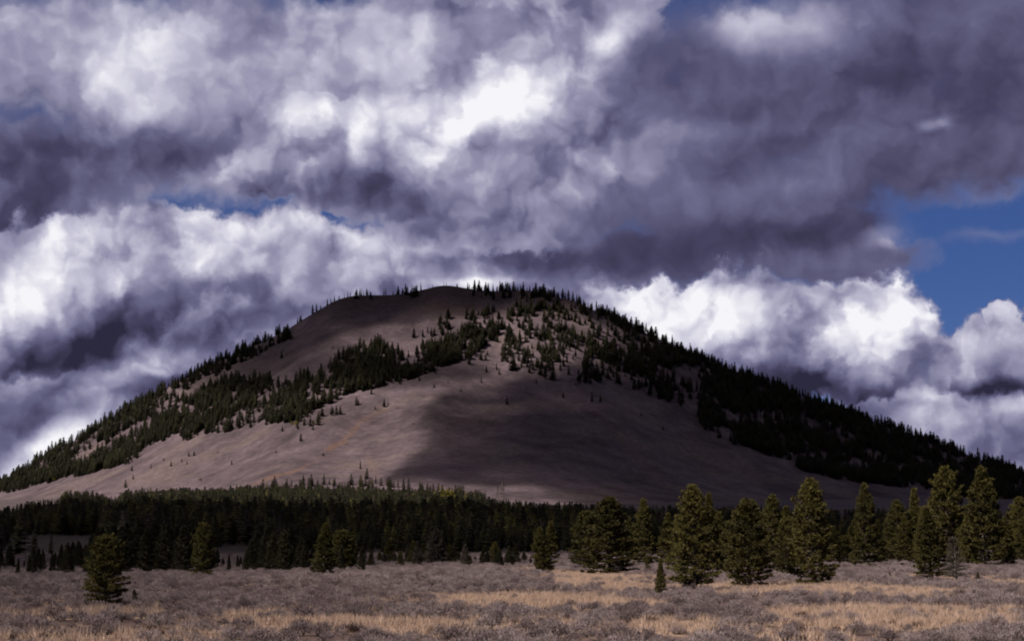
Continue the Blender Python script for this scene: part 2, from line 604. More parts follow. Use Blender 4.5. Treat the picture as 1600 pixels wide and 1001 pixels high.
_straw = []
for (x0, x1, y0, y1, w) in [(640, 1010, 926, 952, 1.0), (860, 1040, 897, 924, 1.0), (80, 215, 956, 976, .7), (0, 120, 955, 975, .5), (420, 830, 972, 996, 1.0),
                            (0, 400, 990, 1010, .5), (1080, 1200, 915, 932, .7), (1190, 1470, 918, 938, .9), (1220, 1640, 950, 980, 1.0), (780, 940, 978, 1000, .8),
                            (1440, 1640, 905, 924, .6), (360, 450, 958, 972, .7), (1040, 1300, 972, 1000, .55), (780, 860, 893, 903, .6), (560, 640, 930, 940, .3)]:
    xc, yc = (x0 + x1) / 2, (y0 + y1) / 2
    ax, ay = meadow_pt(x0, yc)
    bx_, by_ = meadow_pt(x1, yc)
    _, yn = meadow_pt(xc, y1)
    _, yf = meadow_pt(xc, y0)
    _straw.append(((ax + bx_) / 2, (yn + yf) / 2, abs(bx_ - ax) / 2, abs(yf - yn) / 2, w))


def straw(X, Y):
    """how much of the meadow is grass rather than sagebrush, 0..1"""
    X, Y = np.asarray(X, float), np.asarray(Y, float)
    wx = X + fbm(X / 7, Y / 7, 3, 51) * 9
    wy = Y + fbm(X / 6, Y / 9, 3, 52) * 11
    s = np.zeros_like(wx)
    for cx, cy_, rx, ry, w in _straw:
        s = np.maximum(s, w * sstep(1.25 - np.sqrt(((wx - cx) / rx) ** 2 + ((wy - cy_) / ry) ** 2), 0, 0.45))
    s = s * (0.55 + 0.45 * sstep(fbm(X / 3.2, Y / 5, 3, 54), -.16, .06))
    s = np.maximum(s, sstep(fbm(X / 9, Y / 12, 4, 53), 0.12, 0.24) * 0.35 * (1 - sstep(Y, 150, 230)))
    return s


gs = straw(GX, GY)
n1 = fbm(GX / 3, GY / 3, 3, 61)[..., None]
soil = np.array([.13, .088, .078]) * (1 + 0.5 * n1)
hay = np.array([.50, .35, .25]) * (1 + 0.5 * n1)
wood = np.array([.085, .068, .060])
far_f = sstep(GY, 260, 600)[..., None]
gcol = soil * (1 - gs[..., None]) + hay * gs[..., None]
wood = wood + (np.array([.118, .091, .096]) - wood) * sstep(GY, 1250, 1800)[..., None]
gcol = gcol * (1 - far_f) + wood * (1 + 0.4 * fbm(GX / 60, GY / 60, 3, 62)[..., None]) * far_f

M_ground, g, o = new_mat('meadow soil')
at = g.n('ShaderNodeAttribute', attribute_name='soil')
pos = g.n('ShaderNodeNewGeometry').outputs['Position']
nf = g.noise(pos, 1.7, 5.0, 0.62)
cc = g.mix(1.0, at.outputs['Color'], g.ramp(nf, [(0.25, (.62, .60, .60, 1)), (0.75, (1.25, 1.22, 1.2, 1))]))
cc.node.blend_type = 'MULTIPLY'
finish(g, o, cc, 0.95, (nf, 0.7, 0.15), 0.05)
gm = mesh_from('ground', np.stack([GX, GY, GZ], -1), grid_faces(len(radii), len(angles), True), M_ground, True)
color_attr(gm, 'soil', gcol.reshape(-1, 3) * TONE)
ground = tag(link('ground', gm), kind='structure')

# --- the mountain
mx = np.linspace(-1650, 1900, 720)
my = np.concatenate([np.arange(1600, 3080, 4.5), np.arange(3085, 4300, 30)])
MX, MY = np.meshgrid(mx, my)
MZ = mountain_z(MX, MY)
mpx, mpy = to_px(MX, MY, MZ)
# colours of the slope: grey sage and bunch grass, summit shade painted dark near the rim, ochre wash-outs and a track
nn = fbm(MX / 22, MY / 22, 4, 71)[..., None]
nb = fbm(MX / 130, MY / 130, 3, 72)[..., None]
slope = np.array([0.118, .088, .098]) * (1 + 0.9 * nn + 0.8 * nb)
tan = sstep(fbm(MX / 90, MY / 60, 4, 73), 0.06, 0.2)[..., None] * 0.6
slope = slope * (1 - tan) + np.array([.155, .118, .110]) * tan
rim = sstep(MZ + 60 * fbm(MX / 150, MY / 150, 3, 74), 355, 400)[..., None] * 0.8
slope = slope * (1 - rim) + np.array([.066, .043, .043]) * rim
ochre = np.zeros_like(MX)
for (x0, y0, x1, y1, wd, w) in [(415, 748, 470, 732, 3.0, .9), (470, 732, 505, 712, 2.5, .55), (512, 702, 540, 688, 6, .9), (535, 690, 560, 664, 5, .8), (395, 757, 430, 742, 3, .6),
                                (560, 660, 600, 640, 7, .35), (930, 640, 1040, 760, 10, .3), (1080, 680, 1130, 760, 10, .25), (575, 715, 590, 745, 7, .3)]:
    px_, py_ = mpx + 6 * fbm(MX / 12, MY / 12, 2, 75), mpy + 4 * fbm(MX / 12, MY / 12, 2, 76)
    tt = np.clip(((px_ - x0) * (x1 - x0) + (py_ - y0) * (y1 - y0)) / ((x1 - x0) ** 2 + (y1 - y0) ** 2), 0, 1)
    dd = np.hypot(px_ - x0 - tt * (x1 - x0), py_ - y0 - tt * (y1 - y0))
    ochre = np.maximum(ochre, w * sstep(dd, wd * 1.1, wd * 0.1) * 0.6)
slope = slope * (1 - ochre[..., None]) + np.array([.20, .115, .070]) * ochre[..., None]
M_slope, g, o = new_mat('mountain slope')
at = g.n('ShaderNodeAttribute', attribute_name='soil')
pos = g.n('ShaderNodeNewGeometry').outputs['Position']
nf = g.noise(pos, 0.13, 7.0, 0.72)
cc = g.mix(1.0, at.outputs['Color'], g.ramp(nf, [(0.25, (.52, .51, .54, 1)), (0.75, (1.38, 1.35, 1.32, 1))]))
cc.node.blend_type = 'MULTIPLY'
finish(g, o, cc, 0.95, (nf, 0.6, 1.6), 0.03)
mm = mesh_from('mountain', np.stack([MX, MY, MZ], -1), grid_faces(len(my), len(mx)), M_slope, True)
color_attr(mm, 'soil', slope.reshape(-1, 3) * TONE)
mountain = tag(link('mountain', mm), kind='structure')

# ------------------------------------------------------------------ clouds that shade the land
# Unseen, between the sun and the slopes; thickness shaped by the wanted shadow masks.
def poly_dist(px, py, pts):
    """signed distance to a polygon, negative inside (picture pixels)"""
    pts = np.array(pts, float)
    d = np.full(px.shape, 1e9)
    ins = np.zeros(px.shape, bool)
    for (x0, y0), (x1, y1) in zip(pts, np.roll(pts, -1, 0)):
        t = np.clip(((px - x0) * (x1 - x0) + (py - y0) * (y1 - y0)) / ((x1 - x0) ** 2 + (y1 - y0) ** 2), 0, 1)
        d = np.minimum(d, np.hypot(px - x0 - t * (x1 - x0), py - y0 - t * (y1 - y0)))
        c = (y0 > py) != (y1 > py)
        ins ^= c & (px < (x1 - x0) * (py - y0) / (y1 - y0 + 1e-9) + x0)
    return np.where(ins, -d, d)


def sh_summit(X, Y, Z, px, py):
    d = poly_dist(px, py, [(330, 300), (330, 560), (430, 540), (500, 532), (600, 508), (700, 497), (770, 487), (860, 484), (930, 498), (990, 528), (1040, 300)])
    s = 0.98 * sstep(d + 16 * fbm(X / 60, Y / 60, 3, 81), 12, -14)
    s = s * sstep(Y, 2450, 2600)
    dim = 0.84 * np.maximum.reduce([sstep(px_blob(px, py, 400, 570, 170, 50), 0, .5), sstep(px_blob(px, py, 640, 582, 130, 24), 0, .6), .6 * px_blob(px, py, 620, 520, 180, 30)])
    return np.maximum(s, dim * sstep(Y, 2200, 2400))


def sh_slope(X, Y, Z, px, py):
    d = poly_dist(px, py, [(610, 752), (655, 715), (700, 690), (690, 650), (715, 615), (780, 588), (860, 578), (905, 572), (960, 566), (1000, 530),
                           (1030, 440), (1900, 440), (1900, 900), (950, 800), (905, 772), (760, 758)])
    w = 18 * fbm(X / 70, Y / 70, 3, 82)
    s = 0.98 * sstep(d + w, 16, -20)
    lit = 0.42 * px_blob(px, py, 818, 635, 70, 18) + 0.42 * px_blob(px, py, 810, 770, 130, 22)
    s = np.maximum(0, s - lit)
    return s * sstep(Y, 1750, 1850)


def sh_forest(X, Y, Z, px, py):
    w = 90 * fbm(X / 160, Y / 160, 3, 83)
    near = np.interp(px, [-400, 0, 150, 250, 420, 540, 620, 820, 1000, 1700], [400, 410, 420, 430, 430, 425, 420, 420, 410, 400])
    farl = np.interp(px, [-400, 0, 200, 450, 700, 860, 950, 1700], [1560, 1500, 1060, 980, 1060, 1400, 1950, 1950])
    dens = np.interp(px, [-400, 100, 200, 300, 520, 620, 700, 1700], [.96, .96, .80, .72, .78, .95, .96, .96])
    core = np.maximum(dens, 0.96 * sstep(Y, 640, 760))
    return core * sstep(Y + 0.3 * w, near - 30, near + 50) * sstep(Y + w, farl + 60, farl - 90)


def sh_left(X, Y, Z, px, py):
    q = px + 120 * fbm(X / 40, Y / 40, 3, 84)
    meadow = 0.50 * sstep(q, 330, 60)
    row = 0.90 * sstep(q, 300, 200) + 0.2 * sstep(q, 620, 520) * sstep(q, 200, 300)
    wob = 40 * fbm(X / 30, Y / 30, 3, 87)
    return np.maximum(meadow, row * sstep(Y + 20 * fbm(X / 20, Y / 20, 2, 85), 228, 250)) * sstep(Y + wob, 480, 390) * sstep(Y + wob, 35, 70)


M_cloud, g, o = new_mat('cloud vapour')
vol = g.n('ShaderNodeVolumeScatter')
vol.inputs['Color'].default_value = (0.98, 0.98, 1.0, 1)
vol.inputs['Density'].default_value = 0.010
vol.inputs['Anisotropy'].default_value = 0.4
g.nt.links.new(vol.outputs[0], o.inputs['Volume'])


def make_shade_cloud(fn, H0, x0, x1, y0, y1, step, label):
    xs, ys = np.arange(x0, x1, step), np.arange(y0, y1, step)
    QX, QY = np.meshgrid(xs, ys)
    PX, PY = QX.copy(), QY.copy()
    z = np.zeros_like(QX)
    for _ in range(14):
        z = 0.5 * z + 0.5 * ground_z(PX, PY)
        t = (H0 - z) / SUN.z
        PX, PY = QX - SUN.x * t, QY - SUN.y * t
    ok = PY > 30
    px, py = to_px(PX, np.maximum(PY, 30), z)
    s = np.where(ok, fn(PX, PY, z, px, py), 0)
    rimd = np.minimum.reduce([QX - x0, x1 - QX, QY - y0, y1 - QY])
    s = s * sstep(rimd + 9 * step * fbm(QX / (9 * step), QY / (9 * step), 3, 86), 4 * step, 18 * step)      # frayed ends
    s[0, :] = s[-1, :] = 0
    s[:, 0] = s[:, -1] = 0
    th = -np.log(1 - np.clip(s, 0, 0.97)) / 0.010 * SUN.z    # path through the cloud along the sunbeam
    nr, nc = th.shape
    top = H0 + 0.62 * th
    bot = H0 - 0.38 * th
    on = th > 2.0
    face = on[:-1, :-1] | on[1:, :-1] | on[:-1, 1:] | on[1:, 1:]
    f = grid_faces(nr, nc).reshape(nr - 1, nc - 1, 4)[face]
    th0 = np.where(on, 0, 1)
    top = np.where(th0 == 1, H0 + 0.05, top)
    bot = np.where(th0 == 1, H0 - 0.05, bot)
    n = nr * nc
    v = np.concatenate([np.stack([QX, QY, top], -1).reshape(-1, 3), np.stack([QX, QY, bot], -1).reshape(-1, 3)])
    faces = [f, f[:, ::-1] + n]
    # close the rim
    edges = {}
    for q in f:
        for a, b in zip(q, np.roll(q, -1)):
            if (b, a) in edges:
                del edges[(b, a)]
            else:
                edges[(a, b)] = 1
    rim_ = np.array([(b, a, a + n, b + n) for a, b in edges], dtype=np.int64).reshape(-1, 4)
    faces = np.concatenate(faces + [rim_])
    used, inv = np.unique(faces, return_inverse=True)
    me = mesh_from('cloud', v[used], inv.reshape(-1, 4), M_cloud, True)
    ob = link('cloud', me)
    return tag(ob, label, 'cloud', 'unseen clouds shaped to shade the land')


make_shade_cloud(sh_summit, 1700, -2100, 500, 1000, 2900, 12, 'unseen broken cloud overhead shaped to darken the mountain summit')
make_shade_cloud(sh_slope, 1750, -2100, 900, 450, 2900, 14, 'unseen wide cloud overhead shaped to shadow the right flank of the mountain')
make_shade_cloud(sh_forest, 1650, -2300, 700, -1000, 1650, 14, 'unseen long cloud overhead shaped to shadow the forest belt')
make_shade_cloud(sh_left, 1600, -1700, -800, -1150, -250, 7, 'unseen thin cloud overhead shaped to dim the meadow round the lone pine')

# ------------------------------------------------------------------ plants: building blocks
class Tris:
    def __init__(s):
        s.v, s.f, s.n = [], [], 0

    def add(s, v, f):
        v = np.asarray(v, float).reshape(-1, 3)
        s.f.append(np.asarray(f, int).reshape(-1, 3) + s.n)
        s.v.append(v)
        s.n += len(v)

    def blades(s, base, tip, width, side):
        """slim triangles from base to tip, arrays of shape (n, 3)"""
        n = len(base)
        w = side * np.asarray(width).reshape(-1, 1) / 2
        v = np.stack([base - w, base + w, tip], 1)
        s.add(v, np.arange(3 * n).reshape(-1, 3))

    def tube(s, pts, radii, k=6):
        pts = np.asarray(pts, float)
        m = len(pts)
        a = np.linspace(0, 2 * math.pi, k, endpoint=False)
        tang = np.gradient(pts, axis=0)
        tang /= np.linalg.norm(tang, axis=1, keepdims=True) + 1e-9
        ref = np.where(np.abs(tang[:, 2:3]) > 0.9, [[1.0, 0, 0]], [[0, 0, 1.0]])
        u = np.cross(tang, ref)
        u /= np.linalg.norm(u, axis=1, keepdims=True) + 1e-9
        w = np.cross(tang, u)
        ring = pts[:, None] + np.asarray(radii)[:, None, None] * (np.cos(a)[None, :, None] * u[:, None] + np.sin(a)[None, :, None] * w[:, None])
        q = grid_faces(m, k, True)
        f = np.concatenate([q[:, [0, 1, 2]], q[:, [0, 2, 3]]])
        s.add(ring, f)

    def mesh(s, name, mat):
        return mesh_from(name, np.concatenate(s.v), np.concatenate(s.f), mat)


def unit(v):
    return v / (np.linalg.norm(v, axis=-1, keepdims=True) + 1e-9)


def pine_mesh(seed, slim=0.30, base=0.06, power=0.8, round_top=0.15, ragged=0.35, density=1.0, needles=M_needle, leader=1, droop=0.0, oval=0.0):
    """an open-grown pine one metre high (scaled when placed): trunk with limbs, and a crown of needle tufts"""
    r = np.random.default_rng(seed)
    wood, crown = Tris(), Tris()
    H = 1.0
    tops = []
    for L in range(leader):
        lean = r.uniform(-0.03, 0.03, 2) if leader == 1 else np.array([(-1) ** L * 0.12 * r.uniform(.7, 1.1), r.uniform(-.04, .04)])
        hh = 1.0 if L == 0 else r.uniform(0.86, 0.97)
        zt = np.linspace(0, hh, 8)
        bend = r.uniform(-0.012, 0.012, (8, 2)).cumsum(0) * 0.5
        split = 0.0 if leader == 1 else 0.12
        off = np.clip((zt - split) / 0.35, 0, 1)[:, None] * lean[None]
        tr = np.column_stack([off + bend, zt])
        wood.tube(tr, 0.021 * (1 - zt / hh) ** 0.8 + 0.002, 7)
        tops.append((tr, hh))
    nb = int(150 * density)
    for L, (tr, hh) in enumerate(tops):
        scale_r = 1.0 if leader == 1 else 0.72
        gap_a = r.uniform(0, 2 * math.pi)
        for i in range(nb):
            t = base + (1 - base) * ((i + r.uniform(0, 1)) / nb) ** 0.85
            z0 = t * hh * 0.985
            cx = np.array([np.interp(z0, tr[:, 2], tr[:, 0]), np.interp(z0, tr[:, 2], tr[:, 1]), z0])
            az = i * 2.39996 + r.uniform(-.5, .5)
            prof = ((1 - t) ** power) * (1 - round_top) + round_top * math.sqrt(max(0, 1 - t * t))
            prof *= min(1.0, 0.74 + 0.26 * (t - base) / 0.15)             # the skirt draws in near the ground
            if oval:
                ov = math.sqrt(max(0.0, 1 - ((t - .36) / .66) ** 2)) if t > .36 else 1 - .5 * ((.36 - t) / .36) ** 2
                prof = prof * (1 - oval) + ov * oval * 0.9
            lump = 0.5 + vnoise(np.array([az * 1.1 + seed]), np.array([t * 7.0 + seed * 3]), seed)[0]
            ln = slim * prof * scale_r * (1 - ragged + ragged * lump * r.uniform(0.75, 1.35))
            ln = max(ln, 0.025)
            up = R(-8 + 58 * t ** 1.4 + r.uniform(-9, 9)) - droop * (1 - t)
            d0 = np.array([math.cos(az) * math.cos(up), math.sin(az) * math.cos(up), math.sin(up)])
            q = np.linspace(0, 1, 5)[:, None]
            curl = np.array([0, 0, 1.0]) * (0.20 * q ** 2 - 0.07 * q) * ln
            pts = cx + d0 * q * ln + curl
            wood.tube(pts[[0, 2, 4]], np.array([0.0055, 0.004, 0.002]) * (0.5 + ln / slim), 3)
            nt = max(4, int(7 + 58 * ln))
            u = r.uniform(0.28, 1.03, nt) ** 0.8
            c = np.stack([np.interp(u, q[:, 0], pts[:, k]) for k in range(3)], 1)
            side = np.cross(d0, [0, 0, 1.0])
            side /= np.linalg.norm(side) + 1e-9
            spread = (1.08 - u) * ln * 0.55 + 0.012
            c = c + side * (r.uniform(-1, 1, nt) * spread)[:, None] + np.array([0, 0, 1.0]) * (r.uniform(-.35, .65, nt) * 0.022)[:, None]
            m = 9
            cc_ = np.repeat(c, m, 0)
            dirs = unit(r.normal(size=(nt * m, 3)) * [1, 1, .75] + d0 * 0.55 + [0, 0, 0.55])
            le = r.uniform(0.020, 0.044, nt * m)
            crown.blades(cc_ - dirs * 0.004, cc_ + dirs * le[:, None], r.uniform(0.008, 0.015, nt * m), unit(np.cross(dirs, r.normal(size=dirs.shape))))
    return wood.mesh('trunk', M_bark), crown.mesh('crown', needles)


def snag_mesh(seed, twigs=260, slim=0.26, mat=M_dead):
    """a bare dead conifer: bleached stem and a haze of fine twigs"""
    r = np.random.default_rng(seed)
    wood, tw = Tris(), Tris()
    zt = np.linspace(0, 1, 8)
    tr = np.column_stack([r.uniform(-.015, .015, (8, 2)).cumsum(0) * 0.6, zt])
    wood.tube(tr, 0.016 * (1 - zt) ** 0.8 + 0.002, 6)
    for i in range(twigs):
        t = 0.12 + 0.86 * (i + r.uniform()) / twigs
        c = np.array([np.interp(t, zt, tr[:, k]) for k in range(3)])
        az = i * 2.4 + r.uniform(-.5, .5)
        ln = slim * (1 - t) ** 0.7 * r.uniform(.4, 1.1) + 0.02
        d = np.array([math.cos(az), math.sin(az), r.uniform(-.3, .45)])
        pts = np.array([c, c + d * ln * .55, c + d * ln + [0, 0, r.uniform(-.03, .03)]])
        tw.tube(pts, [0.0050, 0.004, 0.002], 3)
        n = 10
        u = r.uniform(.3, 1, n)[:, None]
        b = c + d * ln * u
        dd = unit(d + r.normal(size=(n, 3)) * .7)
        tw.blades(b, b + dd * r.uniform(.03, .07, (n, 1)), r.uniform(.004, .009, n), unit(np.cross(dd, r.normal(size=(n, 3)))))
    return wood.mesh('trunk', mat), tw.mesh('twigs', M_grey_needle if mat is M_dead else mat)


def conifer_mesh(seed, slim=0.19, needles=M_needle_dark, rows=17, per=9, ragged=0.4, bare=0.06):
    """a forest conifer one metre high for the middle and far distance: tiers of ragged boughs round a stem, one mesh"""
    r = np.random.default_rng(seed)
    t_ = Tris()
    t_.tube([[0, 0, 0], [0, 0, .5], [0, 0, .97]], [0.013, 0.009, 0.002], 4)
    ntri_wood = len(np.concatenate(t_.f))
    for i in range(rows):
        t = bare + (0.97 - bare) * (i + r.uniform(-.3, .3)) / (rows - 1)
        t = min(max(t, bare), 0.965)
        prof = (1 - t) ** 0.78 * min(1, .6 + 4 * (t - bare))
        k = max(4, int(per * (0.5 + prof)))
        az = r.uniform(0, 6.28) + np.arange(k) * 6.283 / k + r.uniform(-.3, .3, k)
        ln = slim * prof * (1 - ragged + 2 * ragged * r.uniform(0, 1, k)) + 0.012
        d = np.column_stack([np.cos(az), np.sin(az), np.zeros(k)])
        s_ = np.column_stack([-np.sin(az), np.cos(az), np.zeros(k)])
        z0 = np.array([0, 0, 1.0])
        hgt = 0.075
        inner = d * 0.010 + z0 * (t + hgt * .55)
        tip = d * ln[:, None] + z0 * (t + r.uniform(-.035, .03, k))[:, None]
        w = (ln * 0.62)[:, None]
        a, b = d * (ln * .45)[:, None] + s_ * w * .5 + z0 * (t - .012), d * (ln * .45)[:, None] - s_ * w * .5 + z0 * (t - .012)
        v = np.stack([inner, a, tip, b], 1)
        f = np.concatenate([np.array([[0, 1, 2], [0, 2, 3]]) + 4 * j for j in range(k)])
        t_.add(v, f)
        # sprigs that break the outline
        dirs = unit(d + r.normal(size=(k, 3)) * .5)
        bs = d * (ln * .7)[:, None] + z0 * t
        t_.blades(bs, bs + dirs * 0.06, np.full(k, .028), unit(np.cross(dirs, r.normal(size=(k, 3)))))
    t_.blades(np.array([[0, 0, .9]]), np.array([[0, 0, 1.0]]), [0.03], np.array([[1.0, 0, 0]]))
    t_.blades(np.array([[0, 0, .9]]), np.array([[0, 0, 1.0]]), [0.03], np.array([[0, 1.0, 0]]))
    me = t_.mesh('conifer', M_bark)
    me.materials.append(needles)
    mi = np.ones(len(me.polygons), dtype=np.int32)
    mi[:ntri_wood] = 0
    me.polygons.foreach_set('material_index', mi)
    return me


def bush_mesh(name, seed, mat, n=230, h=0.55, rad=0.5, leaf=(.06, .13), wide=(.02, .04), upright=0.5, twig=M_bark):
    """a shrub of many fine sprays rising from a woody base, one metre across"""
    r = np.random.default_rng(seed)
    t_ = Tris()
    k = 9
    az = r.uniform(0, 6.28, k)
    for a in az:
        p1 = np.array([math.cos(a) * rad * .5, math.sin(a) * rad * .5, h * r.uniform(.4, .8)])
        t_.tube([[0, 0, -.04], p1 * .5 + [0, 0, .04], p1], [.014, .010, .004], 3)
    nw = len(np.concatenate(t_.f))
    lobes = r.uniform(-.55, .55, (7, 2)) * rad
    lh = r.uniform(.55, 1.0, 7) * h
    j = r.integers(0, 7, n)
    d = unit(r.normal(size=(n, 3)))
    d[:, 2] = np.abs(d[:, 2])
    rr = (r.uniform(.35, 1, n) ** .6)[:, None]
    c = np.column_stack([lobes[j], lh[j] * .35]) + d * rr * np.column_stack([np.full(n, rad * .5), np.full(n, rad * .5), lh[j] * .68])
    m = 3
    cc_ = np.repeat(c, m, 0)
    dirs = unit(np.repeat(d, m, 0) * .8 + r.normal(size=(n * m, 3)) * .5 + [0, 0, upright])
    t_.blades(cc_ - dirs * .02, cc_ + dirs * r.uniform(*leaf, n * m)[:, None], r.uniform(*wide, n * m), unit(np.cross(dirs, r.normal(size=dirs.shape))))
    me = t_.mesh(name, twig)
    me.materials.append(mat)
    mi = np.ones(len(me.polygons), dtype=np.int32)
    mi[:nw] = 0
    me.polygons.foreach_set('material_index', mi)
    return me


def tuft_mesh(seed, n=34):
    r = np.random.default_rng(seed)
    t_ = Tris()
    b = np.column_stack([r.normal(0, .09, (n, 2)), np.zeros(n)])
    d = unit(np.column_stack([r.normal(0, .38, (n, 2)), np.ones(n)]))
    t_.blades(b, b + d * r.uniform(.14, .36, (n, 1)), r.uniform(.012, .026, n), unit(np.cross(d, r.normal(size=(n, 3)))))
    return t_.mesh('grass', M_straw)


def ground_at(px, py, dist=None):
    """world point where the sight line through a picture point meets the land"""
    d = ray(px, py)
    if dist is None:
        ts = np.geomspace(30, 3400, 4000)
        zz = EYE + d.z * ts - ground_z(d.x * ts, d.y * ts)
        hit = np.argmax(zz < 0)
        t = ts[hit] if zz[hit] < 0 else 300.0
    else:
        t = dist / d.y
    X, Y = d.x * t, d.y * t
    return X, Y, float(ground_z(np.array([X]), np.array([Y]))[0])


def height_to(px_top, py_top, Y, z):
    d = ray(px_top, py_top)
    return EYE + d.z * Y / d.y - z


# ------------------------------------------------------------------ the pines on the meadow
PINE = {
    'bushy': [pine_mesh(101, .36, .04, .62, .30, .42, 1.25, oval=.8), pine_mesh(102, .34, .03, .66, .28, .42, 1.1, oval=.55)],
    'full': [pine_mesh(111, .30, .03, .66, .26, .42, oval=.15), pine_mesh(112, .29, .02, .66, .24, .46, oval=.2), pine_mesh(113, .28, .03, .72, .20, .42), pine_mesh(114, .31, .04, .66, .26, .5, oval=.2)],
    'slim': [pine_mesh(121, .22, .06, .80, .14, .36, .9), pine_mesh(122, .20, .05, .85, .12, .40, .9), pine_mesh(123, .24, .09, .78, .16, .38, .9)],
    'twin': [pine_mesh(131, .30, .05, .72, .20, .36, .8, leader=2)],
    'grey': [pine_mesh(141, .27, .06, .75, .2, .42, .85, needles=M_grey_needle)],
    'dark': [pine_mesh(161, .27, .03, .72, .20, .42, needles=M_needle_dark), pine_mesh(162, .23, .03, .80, .16, .42, .9, needles=M_needle_dark)],  # shade of the forest edge deepened by darker needle colour
    'sapling': [pine_mesh(151, .20, .03, .7, .15, .35, .45)],
}
HW = {'bushy': .36, 'full': .29, 'slim': .22, 'twin': .36, 'grey': .27, 'dark': .25, 'sapling': .2}
GREEN = 'pines scattered along the far side of the meadow'


def plant(kind, k, px, pb, pt, hw, label, dist=None, group=None, name='pine_tree', yaw=None):
    X, Y, z = ground_at(px, pb, dist)
    if dist is not None:
        pass
    h = height_to(px, pt, Y, z)
    w = hw * Y / F_PX                                    # half width in metres
    sx = w / (HW[kind] * h) if hw else 1.0
    sx = min(1.5, max(0.65, sx))
    root = bpy.data.objects.new(name, None)
    col.objects.link(root)
    root.location = (X, Y, z - 0.06)
    root.rotation_euler = (0, 0, random.uniform(0, 6.28) if yaw is None else yaw)
    root.scale = (h * sx, h * sx, h)
    root.empty_display_size = 0.2
    tr, cr = PINE[kind][k % len(PINE[kind])]
    link('trunk', tr, root)
    link('crown', cr, root)
    tag(root, label, 'tree', group)
    return root


# (kind, variant, x, base row, top row, half width, distance, label)
LONE = [
    ('bushy', 0, 164, 949, 842, 38, None, 'bushy low pine standing alone in front of the dark forest on open meadow'),
    ('sapling', 0, 210, 943, 918, 9, None, 'knee-high pine seedling beside the bushy lone pine'),
    ('bushy', 1, 317, 904, 820, 25, None, 'dense oval pine standing alone between the lone bushy pine and the leaning pair'),
    ('slim', 0, 505, 901, 818, 24, None, 'slender pine of the leaning pair on the grey meadow'),
    ('bushy', 1, 534, 892, 830, 27, 255, 'rounder pine leaning away beside the slender one'),
    ('sapling', 0, 530, 903, 892, 6, None, 'tiny seedling at the foot of the leaning pair'),
    ('full', 2, 775, 886, 846, 15, 300, 'small bright cone-shaped pine alone before the black forest'),
    ('grey', 0, 682, 886, 826, 25, 310, 'greyish half-bare pine before the shaded forest belt'),
    ('twin', 0, 851, 895, 815, 30, None, 'double-topped small pine on the pale grass'),
    ('full', 0, 948, 898, 777, 46, None, 'broad full pine with a rounded top beside the double-topped one'),
    ('full', 3, 914, 884, 800, 28, 262, 'pine half hidden behind the broad full pine'),
    ('full', 2, 1008, 884, 780, 25, 275, 'upright pine between the broad full pine and the tallest clump'),
    ('sapling', 0, 1012, 896, 866, 7, None, 'young sapling under the upright pine'),
    ('slim', 1, 1033, 932, 872, 13, None, 'small narrow pine standing forward on the pale grass'),
    ('slim', 2, 1041, 884, 802, 20, 268, 'dark pine behind the small narrow forward pine'),
    ('full', 1, 1087, 924, 760, 42, None, 'big pine of the clump with a smaller pine pressed to its flank'),
    ('slim', 0, 1112, 905, 772, 24, 205, 'pine pressed against the flank of the big clump pine'),
    ('full', 2, 1128, 895, 800, 26, 225, 'lower pine trailing the big clump pine'),
    ('full', 3, 1172, 917, 782, 42, None, 'wide dark pine with its lowest boughs on the straw'),
    ('full', 0, 1206, 902, 774, 26, 212, 'pointed pine standing behind the wide dark one'),
    ('slim', 2, 1150, 895, 798, 20, 235, 'thin pine glimpsed between the two big clump pines'),
    ('full', 1, 1273, 914, 750, 42, None, 'tall ragged pine with blunt crown and heavy shaded skirt'),
    ('bushy', 0, 1230, 908, 814, 24, 190, 'short bushy pine at the foot of the tall ragged one'),
    ('full', 2, 1350, 884, 757, 30, 250, 'pale-stemmed pine standing apart with visible trunk'),
    ('bushy', 1, 1318, 876, 838, 20, 290, 'low bushy pine between the tall ragged and the pale-stemmed pines'),
    ('full', 0, 1404, 874, 782, 27, 300, 'rounded pine beside the pale-stemmed one'),
    ('slim', 1, 1430, 872, 764, 25, 300, 'narrow pine next to the rounded one'),
    ('full', 3, 1483, 876, 733, 38, 270, 'tallest pine with a domed crown behind the half-bare one'),
    ('full', 2, 1537, 884, 732, 44, 250, 'tall spire-topped pine with a wide dark skirt'),
    ('slim', 2, 1456, 910, 794, 30, None, 'half-bare brownish pine standing before the tallest one'),
    ('full', 1, 1592, 876, 778, 30, 300, 'pine at the far end of the row past the spire-topped one'),
    ('sapling', 0, 1390, 906, 892, 5, None, 'tiny seedling in the open sage below the rounded pine'),
    ('sapling', 0, 1528, 909, 892, 5, None, 'tiny seedling on the grass below the spire-topped pine'),
]
for kind, k, px, pb, pt, hw, dist, lab in LONE:
    plant(kind, k, px, pb, pt, hw, lab, dist, None, 'pine_seedling' if kind == 'sapling' and pb - pt < 40 else 'pine_tree')
